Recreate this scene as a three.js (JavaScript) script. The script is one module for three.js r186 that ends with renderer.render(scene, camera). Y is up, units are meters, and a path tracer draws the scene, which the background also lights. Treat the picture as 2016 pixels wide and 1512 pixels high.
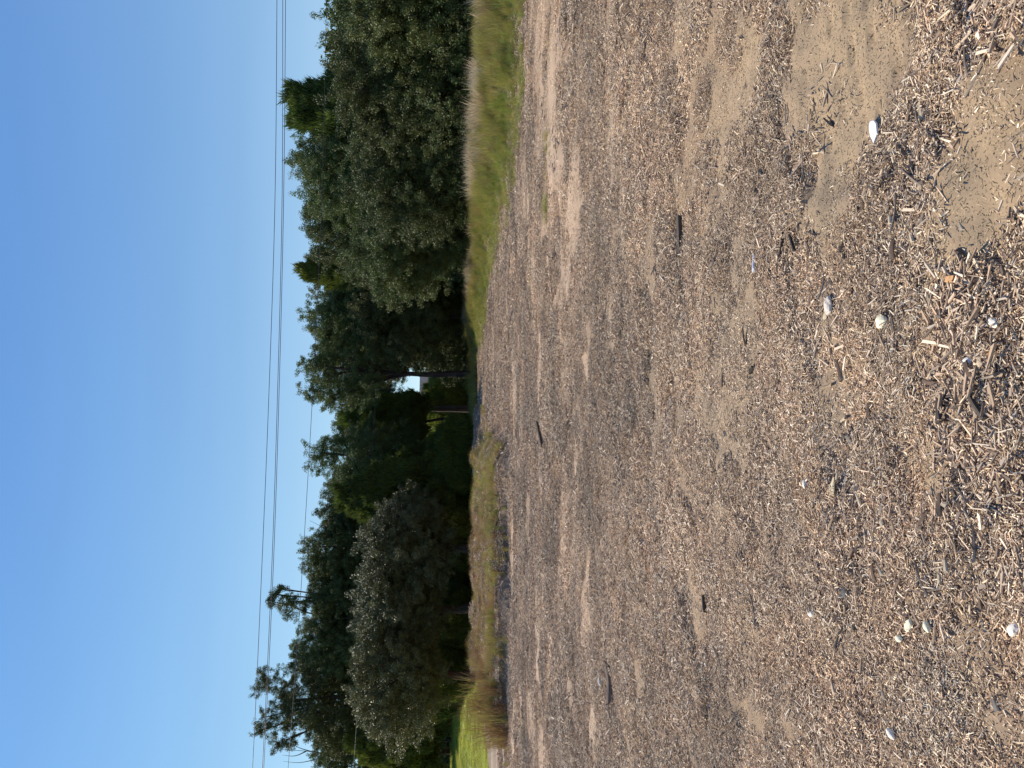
import * as THREE from 'three';
import { mergeGeometries } from 'three/addons/utils/BufferGeometryUtils.js';

// ------------------------------------------------------------------ camera, sky, sun, exposure
// The photograph was taken with the phone on its side: the world's up points to the picture's left.
const scene = new THREE.Scene();
const camera = new THREE.PerspectiveCamera(54.9, 4 / 3, 0.1, 2000);
const PITCH = THREE.MathUtils.degToRad(4.8);
camera.position.set(0, 1.6, 0);
camera.up.set(1, 0, 0);
camera.lookAt(0, 1.6 - Math.sin(PITCH), -Math.cos(PITCH));

const SUN_AZ = THREE.MathUtils.degToRad(-46), SUN_EL = THREE.MathUtils.degToRad(43);   // ahead and to the left of the view
const sunDir = new THREE.Vector3(Math.sin(SUN_AZ) * Math.cos(SUN_EL), Math.sin(SUN_EL), -Math.cos(SUN_AZ) * Math.cos(SUN_EL));
const sun = new THREE.DirectionalLight(new THREE.Color().setRGB(1, 0.92, 0.79), 4.9);
sun.position.copy(sunDir).multiplyScalar(120).add(new THREE.Vector3(0, 0, -25));
sun.target.position.set(0, 0, -25);
sun.castShadow = true;
sun.shadow.mapSize.set(4096, 4096);
Object.assign(sun.shadow.camera, { left: -60, right: 60, top: 60, bottom: -60, near: 1, far: 300 });
sun.name = 'sun';
scene.add(sun, sun.target);

const renderer = new THREE.WebGLRenderer({ antialias: true });
renderer.toneMapping = THREE.LinearToneMapping;
renderer.toneMappingExposure = 1.42;
renderer.shadowMap.enabled = true;

// ------------------------------------------------------------------ helpers: seeded random numbers, noise
function rand(seed) {
  let s = seed >>> 0;
  return () => { s = (s + 0x6d2b79f5) >>> 0; let t = Math.imul(s ^ (s >>> 15), 1 | s); t = (t + Math.imul(t ^ (t >>> 7), 61 | t)) ^ t; return ((t ^ (t >>> 14)) >>> 0) / 4294967296; };
}
const PERM = (() => { const r = rand(77), p = new Float32Array(65536); for (let i = 0; i < 65536; i++) p[i] = r(); return p; })();
function vnoise(x, y) {
  const ix = Math.floor(x), iy = Math.floor(y), fx = x - ix, fy = y - iy;
  const u = fx * fx * (3 - 2 * fx), v = fy * fy * (3 - 2 * fy);
  const h = (a, b) => PERM[((a & 255) * 197 + (b & 255) * 256 * 3 + (a & 255) * (b & 255) * 7) & 65535];
  const a = h(ix, iy), b = h(ix + 1, iy), c = h(ix, iy + 1), d = h(ix + 1, iy + 1);
  return a + (b - a) * u + (c - a) * v + (a - b - c + d) * u * v;
}
function fbm(x, y, n = 4) { let s = 0, a = 0.5, t = 0; for (let i = 0; i < n; i++) { s += a * vnoise(x + i * 17.3, y - i * 9.1); t += a; a *= 0.5; x *= 2.03; y *= 2.03; } return s / t; }
const { smoothstep, clamp, lerp } = THREE.MathUtils;
const taken = new Map();
function numbered(name) { const n = taken.get(name) || 0; taken.set(name, n + 1); return n ? name + '_' + String(n).padStart(3, '0') : name; }
function tag(o, label, category, group) { o.userData.label = label; o.userData.category = category; if (group) o.userData.group = group; return o; }
function shadows(o) { o.traverse((c) => { if (c.isMesh) { c.castShadow = true; c.receiveShadow = true; } }); return o; }
function thing(name, label, category, pos, turn = 0, group) {
  const o = new THREE.Group(); o.name = numbered(name); o.position.set(...pos); o.rotation.y = turn; scene.add(o); return tag(o, label, category, group);
}
function part(name, geometry, material, parent) { const m = new THREE.Mesh(geometry, material); m.name = name; m.castShadow = m.receiveShadow = true; parent.add(m); return m; }
function solo(name, geometry, material, label, category, group) { const m = new THREE.Mesh(geometry, material); m.name = numbered(name); m.castShadow = m.receiveShadow = true; scene.add(m); return tag(m, label, category, group); }
const lin = (r, g, b) => new THREE.Color().setRGB(r, g, b);

// the sky: clear blue air, paler toward the horizon and toward the sun
{
  const W = 1024, Hh = 512, d = new Float32Array(W * Hh * 4);
  const Z = [0.066, 0.178, 0.545], Hc = [0.245, 0.525, 0.855], AIR = 1 / 1.42;   // AIR: as bright as the photograph shows it at this exposure
  for (let j = 0; j < Hh; j++) for (let i = 0; i < W; i++) {
    const el = ((j + 0.5) / Hh - 0.5) * Math.PI, ro = ((i + 0.5) / W - 0.5) * 2 * Math.PI;
    const x = Math.cos(ro) * Math.cos(el), z = Math.sin(ro) * Math.cos(el), y = Math.sin(el);
    const g = Math.acos(clamp(x * sunDir.x + y * sunDir.y + z * sunDir.z, -1, 1)) * 180 / Math.PI;
    const m = Math.pow(1 - Math.max(0, y), 2.2), glow = Math.exp(-g / 26), haze = Math.exp(-g / 40);
    const cirrus = fbm(x * 2.2 + 5 + y * 5, z * 2.2 + y * 12, 5), wisp = 1 + 0.1 * (cirrus - 0.5);
    for (let c = 0; c < 3; c++) {
      let v = AIR * lerp(Z[c], Hc[c], m) * (1 + [1.15, 1.3, 0.92][c] * glow + m * [2.3, 1.05, 0.12][c] * haze) * wisp + AIR * [0.34, 0.27, 0.09][c] * Math.pow(1 - Math.max(0, y), 7) * (0.75 + 0.5 * cirrus);
      if (y < 0) v = lerp(v, [0.11, 0.09, 0.06][c], smoothstep(-y, 0, 0.06));
      d[(j * W + i) * 4 + c] = v;
    }
    d[(j * W + i) * 4 + 3] = 1;
  }
  const t = new THREE.DataTexture(d, W, Hh, THREE.RGBAFormat, THREE.FloatType);
  t.mapping = THREE.EquirectangularReflectionMapping; t.magFilter = THREE.LinearFilter; t.minFilter = THREE.LinearFilter; t.needsUpdate = true;
  scene.background = t; scene.environment = t;
}

// ------------------------------------------------------------------ lie of the land
const BANK = [[30, -5], [14, -11.5], [7.87, -15.07], [6.19, -16.6], [5.38, -19], [5.02, -22.5], [4.58, -29], [2.69, -34], [0.7, -46], [-0.6, -60], [-1, -90]];
function bankSide(x, z) {          // metres past the front edge of the grassy bank (negative in front of it)
  let best = 1e9, sign = -1;
  for (let i = 0; i + 1 < BANK.length; i++) {
    const [ax, az] = BANK[i], [bx, bz] = BANK[i + 1], dx = bx - ax, dz = bz - az;
    const t = clamp(((x - ax) * dx + (z - az) * dz) / (dx * dx + dz * dz), 0, 1), px = ax + dx * t - x, pz = az + dz * t - z, q = px * px + pz * pz;
    if (q < best) { best = q; sign = dx * (z - az) - dz * (x - ax) > 0 ? 1 : -1; }
  }
  return Math.sqrt(best) * sign;
}
const bermLip = (x) => 20.2 + 0.35 * Math.sin(x * 1.3) + 0.5 * (vnoise(x * 0.9, 3.3) - 0.5) - 0.1 * (x + 6);
function berm(x, z) {
  const ends = smoothstep(x, -10.3, -9.3) * (1 - smoothstep(x, -2.4, -1.2)); if (ends <= 0) return 0;
  const d = -z - bermLip(x);
  const p = d < 0 ? 0.3 * smoothstep(d, -0.35, 0) : d < 4.5 ? lerp(0.3, 0.75, d / 4.5) : 0.75 * (1 - smoothstep(d, 4.5, 7));
  return p * ends * (0.85 + 0.3 * vnoise(x * 1.7, z * 1.7));
}
function lawnAmount(x, z) { const edge = -15.9 + 0.5 * (vnoise(z * 0.4, 1.7) - 0.5) + (z < -41 ? (z + 41) * 0.5 : 0); return smoothstep(edge - x, 0, 0.25) * smoothstep(-z, 29.5, 30.2); }
const TRACK = { x: 1.3, z: -2.92, rx: 0.52, rz: 0.6 };
function H(x, z) {
  let y = 0.1 * (fbm(x * 0.16 + 3, z * 0.16, 2) - 0.5) * smoothstep(Math.hypot(x, z), 2, 9);
  const s = bankSide(x, z);
  if (s > 0) y += 0.45 * smoothstep(s, 0, 2.4) + 0.08 * (vnoise(x * 1.1, z * 1.1) - 0.5) * smoothstep(s, 0, 1);
  y += berm(x, z);
  y += 0.32 * smoothstep(x, -6, -4.5) * (1 - smoothstep(x, -1.6, -0.7)) * Math.exp(-Math.pow((z + 37.5) / 0.9, 2));
  y += 1.5 * smoothstep(-x, 14.5, 19) * smoothstep(-z, 32, 51);
  const d = Math.hypot(x, z);
  if (d < 45) {
    const k = s < 0 ? 1 : 0.4;
    y += k * 0.095 * (fbm(x * 0.9 + 11, z * 1.6 + 7, 3) - 0.5) + k * 0.055 * (fbm(x * 3.6, z * 4.8, 2) - 0.5) * (1 - smoothstep(d, 20, 30));
    if (d < 14) y += 0.024 * (fbm(x * 8.5, z * 9.5, 2) - 0.5) + 0.008 * (vnoise(x * 19, z * 19) - 0.5);
  }
  if (d < 6) {                     // tyre print with lug marks, beside a low pressed rim
    const u = (x - TRACK.x) / TRACK.rx, w = (z - TRACK.z) / TRACK.rz, q = u * u + w * w;
    if (q < 2.2) {
      y += 0.02 * Math.exp(-Math.pow((q - 1.25) / 0.35, 2));
      if (q < 1.1) { const a = Math.pow(Math.max(0, Math.sin((z + x * 0.16 + 0.02 * vnoise(x * 7, 2)) * 52)), 16); y -= 0.016 * (1 - smoothstep(q, 0.75, 1.1)) + 0.024 * a * (1 - smoothstep(q, 0.45, 0.95)) * smoothstep(vnoise(x * 5, z * 9), 0.35, 0.6); }
    }
  }
  return y;
}
const BARE = [[5.2, -13.3, 2.2, 0.8, 0.8], [2.6, -12.6, 2.6, 1.6, 0.62], [1.0, -10.6, 1.8, 1.2, 0.5], [0.6, -17.5, 3.2, 2.2, 0.5], [-3.5, -10.6, 2.4, 1.0, 0.45], [-6.5, -13, 2.5, 1.5, 0.4], [1.0, -5.8, 1.0, 0.6, 0.5], [2.4, -4.4, 0.8, 0.5, 0.6], [-1.5, -3.6, 0.9, 0.7, 0.35], [0.2, -4.6, 0.9, 0.7, 0.35], [-0.05, -3.0, 0.3, 0.3, 0.5], [-0.75, -2.15, 0.3, 0.2, 0.5], [0.68, -2.06, 0.42, 0.34], [1.3, -2.9, 0.6, 0.62], [1.65, -3.9, 0.4, 0.3], [3.9, -11.4, 2.3, 1.15], [2.45, -9.6, 0.85, 0.75], [6.2, -12.6, 1.2, 0.8], [-1.1, -9.4, 0.8, 0.28], [-2.6, -8.5, 1.0, 0.38], [-4.3, -8.2, 0.9, 0.25],
  [-9.4, -18.7, 1.6, 0.75], [-12, -19.4, 2.2, 1.3], [-15, -21, 3, 4], [1.55, -4.25, 0.55, 0.2], [1.8, -6.7, 0.9, 0.17], [3.2, -7.25, 0.9, 0.17], [0.86, -7.4, 0.3, 0.35], [2.3, -5.1, 0.6, 0.2], [-0.3, -2.35, 0.12, 0.12],
  [-0.15, -1.95, 0.16, 0.1], [0.1, -13.2, 1.5, 0.35], [3.3, -15.2, 1.6, 0.4], [-1.9, -15.3, 1.3, 0.25], [-4.2, -13.2, 1.4, 0.22]];
function bare(x, z) {              // 1 = open sandy dirt, 0 = covered with chipped wood
  let b = 0; const wob = (fbm(x * 1.7, z * 2.4, 3) - 0.5) * 1.3;
  for (const [cx, cz, rx, rz, most = 1] of BARE) { const u = (x - cx) / rx, w = (z - cz) / rz, q = Math.sqrt(u * u + w * w); if (q < 2.4) b = Math.max(b, most * (1 - smoothstep(q + wob, 0.4, 1.3))); }
  const st = fbm(x * 0.42 + 40, z * 1.25 + 3, 4); 
  const open = smoothstep(-z, 6, 10);          // the far half of the lot is more thinly covered
  b = Math.max(b, lerp(0.62, 0.74, open) * smoothstep(st, lerp(0.56, 0.47, open), lerp(0.72, 0.7, open)));
  return b;
}

// ------------------------------------------------------------------ ground: one sheet to the horizon
const soilTex = (() => {           // fine grit and wood fibre, close to neutral; the vertex colours carry the soil's colour
  const N = 2048, c = document.createElement('canvas'); c.width = c.height = N; const g = c.getContext('2d'), r = rand(5);
  g.fillStyle = 'rgb(214,212,210)'; g.fillRect(0, 0, N, N);
  const stroke = (n, l0, l1, w0, w1, tone) => {
    for (let i = 0; i < n; i++) {
      const x = r() * N, y = r() * N, l = l0 + r() * (l1 - l0), a = r() * Math.PI * 2, t = tone();
      g.strokeStyle = `rgb(${t[0] | 0},${t[1] | 0},${t[2] | 0})`; g.lineWidth = w0 + r() * (w1 - w0);
      for (const ox of [0, x < 60 ? N : x > N - 60 ? -N : 0]) for (const oy of [0, y < 60 ? N : y > N - 60 ? -N : 0]) { g.beginPath(); g.moveTo(x + ox, y + oy); g.lineTo(x + ox + Math.cos(a) * l, y + oy + Math.sin(a) * l); g.stroke(); if (!ox && !oy) break; }
    }
  };
  const tone = (a, b) => () => { const v = a + r() * (b - a); return [v, v * (0.97 + r() * 0.04), v * (0.92 + r() * 0.08)]; };
  stroke(26000, 2, 9, 2, 6, tone(185, 238)); stroke(22000, 2, 10, 1, 4, tone(150, 210)); stroke(16000, 4, 22, 1, 2.6, tone(190, 255)); stroke(9000, 3, 16, 1, 3, tone(95, 160)); stroke(14000, 1, 4, 1.5, 3.5, tone(200, 255)); stroke(5000, 1, 4, 1.5, 3, tone(70, 130));
  return c;
})();
const soilMap = new THREE.CanvasTexture(soilTex); soilMap.colorSpace = THREE.SRGBColorSpace; soilMap.wrapS = soilMap.wrapT = THREE.RepeatWrapping; soilMap.repeat.set(1 / 2.3, 1 / 2.3);
const soilBump = new THREE.CanvasTexture(soilTex); soilBump.wrapS = soilBump.wrapT = THREE.RepeatWrapping; soilBump.repeat.set(1 / 2.3, 1 / 2.3);
{
  const xs = [0]; for (let v = 0, s = 0.032; v < 600;) { if (v > 2.0) s *= 1.03; v += s; xs.push(v); }
  const X = [...xs.slice(1).map((v) => -v).reverse(), ...xs], Zs = [40, 15, 6, 3, 1, 0, -0.6, -1.1];
  for (let v = 1.4; v < 700;) { Zs.push(-v); v += v < 4 ? 0.02 : Math.max(0.035, 0.0115 * v); }
  const nx = X.length, nz = Zs.length, pos = new Float32Array(nx * nz * 3), col = new Float32Array(nx * nz * 3), uv = new Float32Array(nx * nz * 2), idx = new Uint32Array((nx - 1) * (nz - 1) * 6);
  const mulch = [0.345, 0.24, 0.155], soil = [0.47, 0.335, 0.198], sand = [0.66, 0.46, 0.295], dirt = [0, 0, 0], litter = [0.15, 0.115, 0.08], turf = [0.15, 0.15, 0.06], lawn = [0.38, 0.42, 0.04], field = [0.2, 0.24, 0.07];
  const out = [0, 0, 0], mixTo = (c, a) => { for (let i = 0; i < 3; i++) out[i] += (c[i] - out[i]) * a; };
  let k = 0;
  for (let j = 0; j < nz; j++) for (let i = 0; i < nx; i++, k++) {
    const x = X[i], z = Zs[j];
    pos[k * 3] = x; pos[k * 3 + 1] = H(x, z); pos[k * 3 + 2] = z; uv[k * 2] = x; uv[k * 2 + 1] = z;
    out[0] = mulch[0]; out[1] = mulch[1]; out[2] = mulch[2];
    const far = Math.hypot(x, z);
    const s = bankSide(x, z);
    const dry = clamp(smoothstep(-z, 5.5, 9.5) + 0.5 * (fbm(x * 1.1, z * 1.4 + 20, 3) - 0.45), 0, 1); for (let q = 0; q < 3; q++) dirt[q] = lerp(soil[q], sand[q], dry);   // damp brown soil nearby, dry pink sand farther out
    if (far < 70) mixTo(dirt, bare(x, z));
    const t = 0.82 + 0.36 * fbm(x * 0.8, z * 1.1, 3), red = 1 + 0.1 * (fbm(x * 0.5 + 9, z * 0.6, 2) - 0.5);
    out[0] *= t * red; out[1] *= t; out[2] *= t / red;
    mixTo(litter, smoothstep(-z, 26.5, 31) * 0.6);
    mixTo(turf, smoothstep(s + (fbm(x * 1.8, z * 1.8, 3) - 0.5) * 2.6, 0, 0.7));
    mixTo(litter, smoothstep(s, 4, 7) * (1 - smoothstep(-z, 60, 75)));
    mixTo(lawn.map((v, q) => v * (0.75 + 0.5 * fbm(x * 0.5 + 2, z * 0.22, 3)) * (q === 0 ? 0.85 + 0.4 * vnoise(x * 0.35, z * 0.15) : 1)), lawnAmount(x, z));
    mixTo(field, smoothstep(far, 58, 80));
    col[k * 3] = out[0]; col[k * 3 + 1] = out[1]; col[k * 3 + 2] = out[2];
  }
  let q = 0;
  for (let j = 0; j + 1 < nz; j++) for (let i = 0; i + 1 < nx; i++) { const a = j * nx + i, b = a + 1, c = a + nx, d = c + 1; idx[q++] = a; idx[q++] = b; idx[q++] = c; idx[q++] = b; idx[q++] = d; idx[q++] = c; }
  const g = new THREE.BufferGeometry();
  g.setAttribute('position', new THREE.BufferAttribute(pos, 3)); g.setAttribute('color', new THREE.BufferAttribute(col, 3)); g.setAttribute('uv', new THREE.BufferAttribute(uv, 2)); g.setIndex(new THREE.BufferAttribute(idx, 1)); g.computeVertexNormals();
  const ground = new THREE.Mesh(g, new THREE.MeshStandardMaterial({ vertexColors: true, map: soilMap, bumpMap: soilBump, bumpScale: 0.006, roughness: 0.96 }));
  ground.name = 'ground'; ground.userData.kind = 'structure'; ground.castShadow = ground.receiveShadow = true; scene.add(ground);
}
console.log('ground done');

// ------------------------------------------------------------------ loose chipped wood
const WOODS = [[0.52, 0.37, 0.225], [0.36, 0.25, 0.15], [0.62, 0.465, 0.285], [0.18, 0.12, 0.078], [0.44, 0.31, 0.2], [0.86, 0.7, 0.48], [0.09, 0.065, 0.045], [0.48, 0.32, 0.2], [0.74, 0.6, 0.43], [0.56, 0.44, 0.31], [0.3, 0.2, 0.13]];
function shardInto(P, C, r, L, W, T, cx, cy, cz, yaw, pitch, tone) {   // a splinter: a split wedge with uneven ends, twelve faces
  const cs = Math.cos(yaw), sn = Math.sin(yaw), tp = Math.tan(pitch), v = [];
  const bend = (r() - 0.5) * W * 1.2;
  for (const e of [-1, 1]) { const w = W * (0.15 + r() * 0.85), t = T * (0.25 + r() * 0.75), sk = (r() - 0.5) * L * 0.25; for (const [a, b] of [[-1, 0], [1, 0], [1, 1], [-1, 1]]) { const lx = e * L / 2 + sk * a, lz = a * w / 2 + (e > 0 ? bend : 0), ly = b * t + lx * tp; v.push([cx + lx * cs + lz * sn, cy + ly, cz - lx * sn + lz * cs]); } }
  const F = [[0, 1, 5, 4], [1, 2, 6, 5], [2, 3, 7, 6], [3, 0, 4, 7], [3, 2, 1, 0], [4, 5, 6, 7]];
  for (const [a, b, c, d] of F) for (const k of [a, b, c, a, c, d]) { P.push(...v[k]); C.push(...tone); }
}
const COARSE = [[0.36, 0.255, 0.165], [0.5, 0.37, 0.25], [0.22, 0.155, 0.105], [0.62, 0.485, 0.335], [0.13, 0.095, 0.07], [0.42, 0.325, 0.23], [0.3, 0.22, 0.155]], SAND = [[0.5, 0.36, 0.22], [0.66, 0.52, 0.36], [0.36, 0.26, 0.16], [0.46, 0.33, 0.2]];
function chipPatch(seed, size, n, l0, l1, wide, thick, layer, tip = 0.7, woods = WOODS) {
  const r = rand(seed), P = [], C = [];
  for (let i = 0; i < n; i++) {
    const a = r() * Math.PI * 2, q = Math.sqrt(r()) * size, L = l0 + (l1 - l0) * Math.pow(r(), 2.2), k = woods[Math.floor(Math.pow(r(), 1.1) * woods.length)], t = 0.75 + r() * 0.55;
    shardInto(P, C, r, L, Math.min(L * 0.7, wide * (0.4 + r())), thick * (0.5 + r()), Math.cos(a) * q, r() * layer - 0.002, Math.sin(a) * q, r() * Math.PI * 2, (r() - 0.5) * tip, [k[0] * t, k[1] * t, k[2] * t]);
  }
  const g = new THREE.BufferGeometry(); g.setAttribute('position', new THREE.Float32BufferAttribute(P, 3)); g.setAttribute('color', new THREE.Float32BufferAttribute(C, 3)); g.computeVertexNormals(); return g;
}
const chipMat = new THREE.MeshStandardMaterial({ vertexColors: true, roughness: 0.85, side: THREE.DoubleSide });
const dummy = new THREE.Object3D(), up = new THREE.Vector3(0, 1, 0), nrm = new THREE.Vector3(), qa = new THREE.Quaternion(), qb = new THREE.Quaternion();
function seat(x, z, y, yaw, scale, matrices, step = 0.12) {
  nrm.set(H(x - step, z) - H(x + step, z), 2 * step, H(x, z - step) - H(x, z + step)).normalize();
  qa.setFromUnitVectors(up, nrm); qb.setFromAxisAngle(up, yaw);
  dummy.position.set(x, H(x, z) + y, z); dummy.quaternion.copy(qa).multiply(qb); dummy.scale.setScalar(scale); dummy.updateMatrix(); matrices.push(dummy.matrix.clone());
}
function instances(name, geometry, material, matrices, colors, parent = scene, kind = 'stuff') {
  const m = new THREE.InstancedMesh(geometry, material, matrices.length); m.name = name; m.castShadow = m.receiveShadow = true; if (kind) m.userData.kind = kind;
  matrices.forEach((t, i) => m.setMatrixAt(i, t)); if (colors) colors.forEach((c, i) => m.setColorAt(i, c)); parent.add(m); return m;
}
{
  const FINE = [], SPARSE = [], MID = [], BIG = [], GRIT = [];
  for (let i = 0; i < 6; i++) FINE.push(chipPatch(100 + i, 0.17, 600, 0.005, 0.036, 0.0045, 0.0035, 0.015, 1.15));
  for (let i = 0; i < 4; i++) SPARSE.push(chipPatch(150 + i, 0.19, 200, 0.004, 0.03, 0.0045, 0.0025, 0.004, 0.35));
  for (let i = 0; i < 5; i++) MID.push(chipPatch(200 + i, 0.18, 56, 0.018, 0.07, 0.0065, 0.006, 0.02, 0.9, COARSE));
  for (let i = 0; i < 5; i++) BIG.push(chipPatch(300 + i, 0.2, 30, 0.025, 0.1, 0.0105, 0.008, 0.02, 0.7, COARSE));
  for (let i = 0; i < 3; i++) GRIT.push(chipPatch(400 + i, 0.2, 70, 0.0015, 0.007, 0.004, 0.0012, 0.001, 0.1, SAND));
  const sets = new Map(); const r = rand(9);
  const tint = (x, z) => { const t = (0.66 + 0.72 * fbm(x * 0.8 + 50, z * 1.5, 3)) * (0.9 + r() * 0.26), w = (r() - 0.5) * 0.1; return lin(t * (1 + w), t, t * (1 - w)); };
  const put = (list, x, z, s, y = 0) => { const g = list[Math.floor(r() * list.length)]; if (!sets.has(g)) sets.set(g, { m: [], c: [] }); const e = sets.get(g); seat(x, z, y, r() * Math.PI * 2, s, e.m); e.c.push(tint(x, z)); };
  const chunky = (x, z) => { const a = Math.exp(-Math.pow((x - 0.25) / 0.45, 2) - Math.pow((z + 2.15) / 0.22, 2)), b = Math.exp(-Math.pow((x + 0.35) / 0.5, 2) - Math.pow((z + 2.2) / 0.4, 2)), c = Math.exp(-Math.pow((x - 1.15) / 0.22, 2) - Math.pow((z + 2.0) / 0.25, 2)), d = Math.exp(-Math.pow((x - 1.0) / 0.4, 2) - Math.pow((z + 3.9) / 0.5, 2)); return clamp(a + b * 0.7 + c * 1.6 + d * 0.7, 0, 1.4); };
  for (const [d0, d1, gap, sc] of [[1.2, 5, 0.125, 0.85], [5, 10, 0.17, 1.15], [10, 18, 0.26, 1.7], [18, 27, 0.42, 2.4], [27, 42, 0.7, 3.4]]) {
    for (let z = -d0 * 0.7; z > -d1 - 0.5; z -= gap) for (let x = -d1 * 0.72 - 1.6; x < d1 * 0.72 + 1.6; x += gap) {
      const px = x + (r() - 0.5) * gap, pz = z + (r() - 0.5) * gap, d = Math.hypot(px, pz);
      if (d < d0 || d >= d1 || Math.abs(px) > -pz * 0.64 + 1.6) continue;
      const s = bankSide(px, pz); if (s > 0.3 + r() * 0.9 || lawnAmount(px, pz) > 0.1 || (px < -10 && pz < -24)) continue;
      const b = bare(px, pz), ch = d < 6 ? chunky(px, pz) : 0;
      if (r() > b * 1.25) { put(FINE, px, pz, sc * (0.8 + r() * 0.4)); if (r() < 0.4 + 0.5 * fbm(px * 1.3, pz * 1.3, 2)) put(MID, px, pz, sc * (0.6 + r() * 0.5)); }
      else if (r() > b * b * (d > 6 ? 0.5 : 0.95)) put(SPARSE, px, pz, sc * (0.8 + r() * 0.4)); else if (r() < 0.6) put(GRIT, px, pz, Math.min(sc, 1.3) * (0.7 + r() * 0.6));
      if (r() < (d > 6 ? 0.15 : 0.07) + ch * 0.75 && (b < 0.6 || r() < 0.12)) put(BIG, px, pz, sc * (0.5 + r() * 0.6), 0.002);
      if (ch > 0.8 && b < 0.5) { put(BIG, px, pz, sc * (0.6 + r() * 0.5), 0.008); if (ch > 1.1) put(BIG, px, pz, sc * (0.6 + r() * 0.6), 0.014); }
    }
  }
  const holder = [...sets.entries()]; let n = 0;
  const group = new THREE.Group(); group.name = 'wood_mulch'; group.userData = { kind: 'stuff', label: 'brown chipped wood mulch spread over the whole open lot', category: 'mulch' }; scene.add(group);
  for (const [g, e] of holder) { instances('chip_litter', g, chipMat, e.m, e.c, group); n += e.m.length; }
  console.log('chip patches', n);
}

// ------------------------------------------------------------------ wood with grain, bark and stone for single pieces
function grainTexture(seed, base, dark, streaks) {
  const N = 256, c = document.createElement('canvas'); c.width = N; c.height = N; const g = c.getContext('2d'), r = rand(seed);
  g.fillStyle = base; g.fillRect(0, 0, N, N);
  for (let i = 0; i < streaks; i++) { g.strokeStyle = r() < 0.5 ? dark : 'rgba(255,240,215,0.35)'; g.globalAlpha = 0.15 + r() * 0.4; g.lineWidth = 0.6 + r() * 2.4; const y = r() * N, x = r() * N, l = 40 + r() * 200; g.beginPath(); g.moveTo(x, y); g.bezierCurveTo(x + l * 0.3, y + r() * 6 - 3, x + l * 0.6, y + r() * 6 - 3, x + l, y + r() * 8 - 4); g.stroke(); }
  const t = new THREE.CanvasTexture(c); t.colorSpace = THREE.SRGBColorSpace; t.wrapS = t.wrapT = THREE.RepeatWrapping; return t;
}
const grain = grainTexture(11, 'rgb(225,218,208)', 'rgb(80,62,48)', 260);
const woodMat = (r, g, b, rough = 0.85) => new THREE.MeshStandardMaterial({ color: lin(r, g, b), map: grain, bumpMap: grain, bumpScale: 0.002, roughness: rough });
const M = { grey: woodMat(0.40, 0.335, 0.275), tan: woodMat(0.46, 0.345, 0.235), pale: woodMat(0.72, 0.60, 0.43), brown: woodMat(0.26, 0.18, 0.125), dark: woodMat(0.10, 0.078, 0.06), charred: woodMat(0.045, 0.04, 0.04), orange: woodMat(0.78, 0.46, 0.22), cream: woodMat(0.80, 0.69, 0.48) };
// an irregular prism along x with uneven rings: sticks, chunks and splinters
function prism(seed, L, ra, rb, flat = 1, sides = 6, rings = 4, wob = 0.25, bend = 0.06) {
  const r = rand(seed), P = [], U = [], V = [];
  const ph = r() * 6, jag = Array.from({ length: sides }, () => 1 + (r() - 0.5) * wob * 2), ea = Array.from({ length: sides }, () => (r() - 0.5) * ra * 1.3), eb = Array.from({ length: sides }, () => (r() - 0.5) * rb * 1.6);
  for (let i = 0; i < rings; i++) { const t = i / (rings - 1), rad = lerp(ra, rb, t) * (1 + (r() - 0.5) * wob), oy = Math.sin(t * Math.PI) * bend * L * Math.cos(ph), oz = Math.sin(t * Math.PI) * bend * L * Math.sin(ph); const ring = []; for (let k = 0; k < sides; k++) { const a = k / sides * Math.PI * 2, q = rad * jag[k] * (1 + (r() - 0.5) * wob * 0.4); ring.push([(t - 0.5) * L + (i === 0 ? ea[k] : i === rings - 1 ? eb[k] : 0), Math.sin(a) * q * flat + oy, Math.cos(a) * q + oz]); } V.push(ring); }
  const tri = (a, b, c, ua, ub, uc) => { P.push(...a, ...b, ...c); U.push(...ua, ...ub, ...uc); };
  for (let i = 0; i + 1 < rings; i++) for (let k = 0; k < sides; k++) { const k2 = (k + 1) % sides, u0 = i / (rings - 1) * L * 6, u1 = (i + 1) / (rings - 1) * L * 6, v0 = k / sides, v1 = (k + 1) / sides; const a = V[i][k], b = V[i + 1][k], c = V[i + 1][k2], d = V[i][k2]; tri(a, c, b, [u0, v0], [u1, v1], [u1, v0]); tri(a, d, c, [u0, v0], [u0, v1], [u1, v1]); }
  for (const e of [0, rings - 1]) { const ring = V[e], c = ring.reduce((s, p) => [s[0] + p[0] / sides, s[1] + p[1] / sides, s[2] + p[2] / sides], [0, 0, 0]); for (let k = 0; k < sides; k++) { const a = ring[k], b = ring[(k + 1) % sides]; e ? tri(c, a, b, [0.5, 0.5], [0, 0], [0.1, 0.1]) : tri(c, b, a, [0.5, 0.5], [0.1, 0.1], [0, 0]); } }
  const g = new THREE.BufferGeometry(); g.setAttribute('position', new THREE.Float32BufferAttribute(P, 3)); g.setAttribute('uv', new THREE.Float32BufferAttribute(U, 2)); g.computeVertexNormals(); return g;
}
function stoneGeometry(seed, a, b, c) {
  const g = new THREE.IcosahedronGeometry(1, 2), p = g.attributes.position, r = rand(seed), off = r() * 50;
  for (let i = 0; i < p.count; i++) { const x = p.getX(i), y = p.getY(i), z = p.getZ(i), k = 0.78 + 0.5 * fbm(x * 1.4 + off + z, y * 1.4 + off - z * 0.6, 3); p.setXYZ(i, x * k * a, y * k * b, z * k * c); }
  g.computeVertexNormals(); return g;
}
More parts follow.
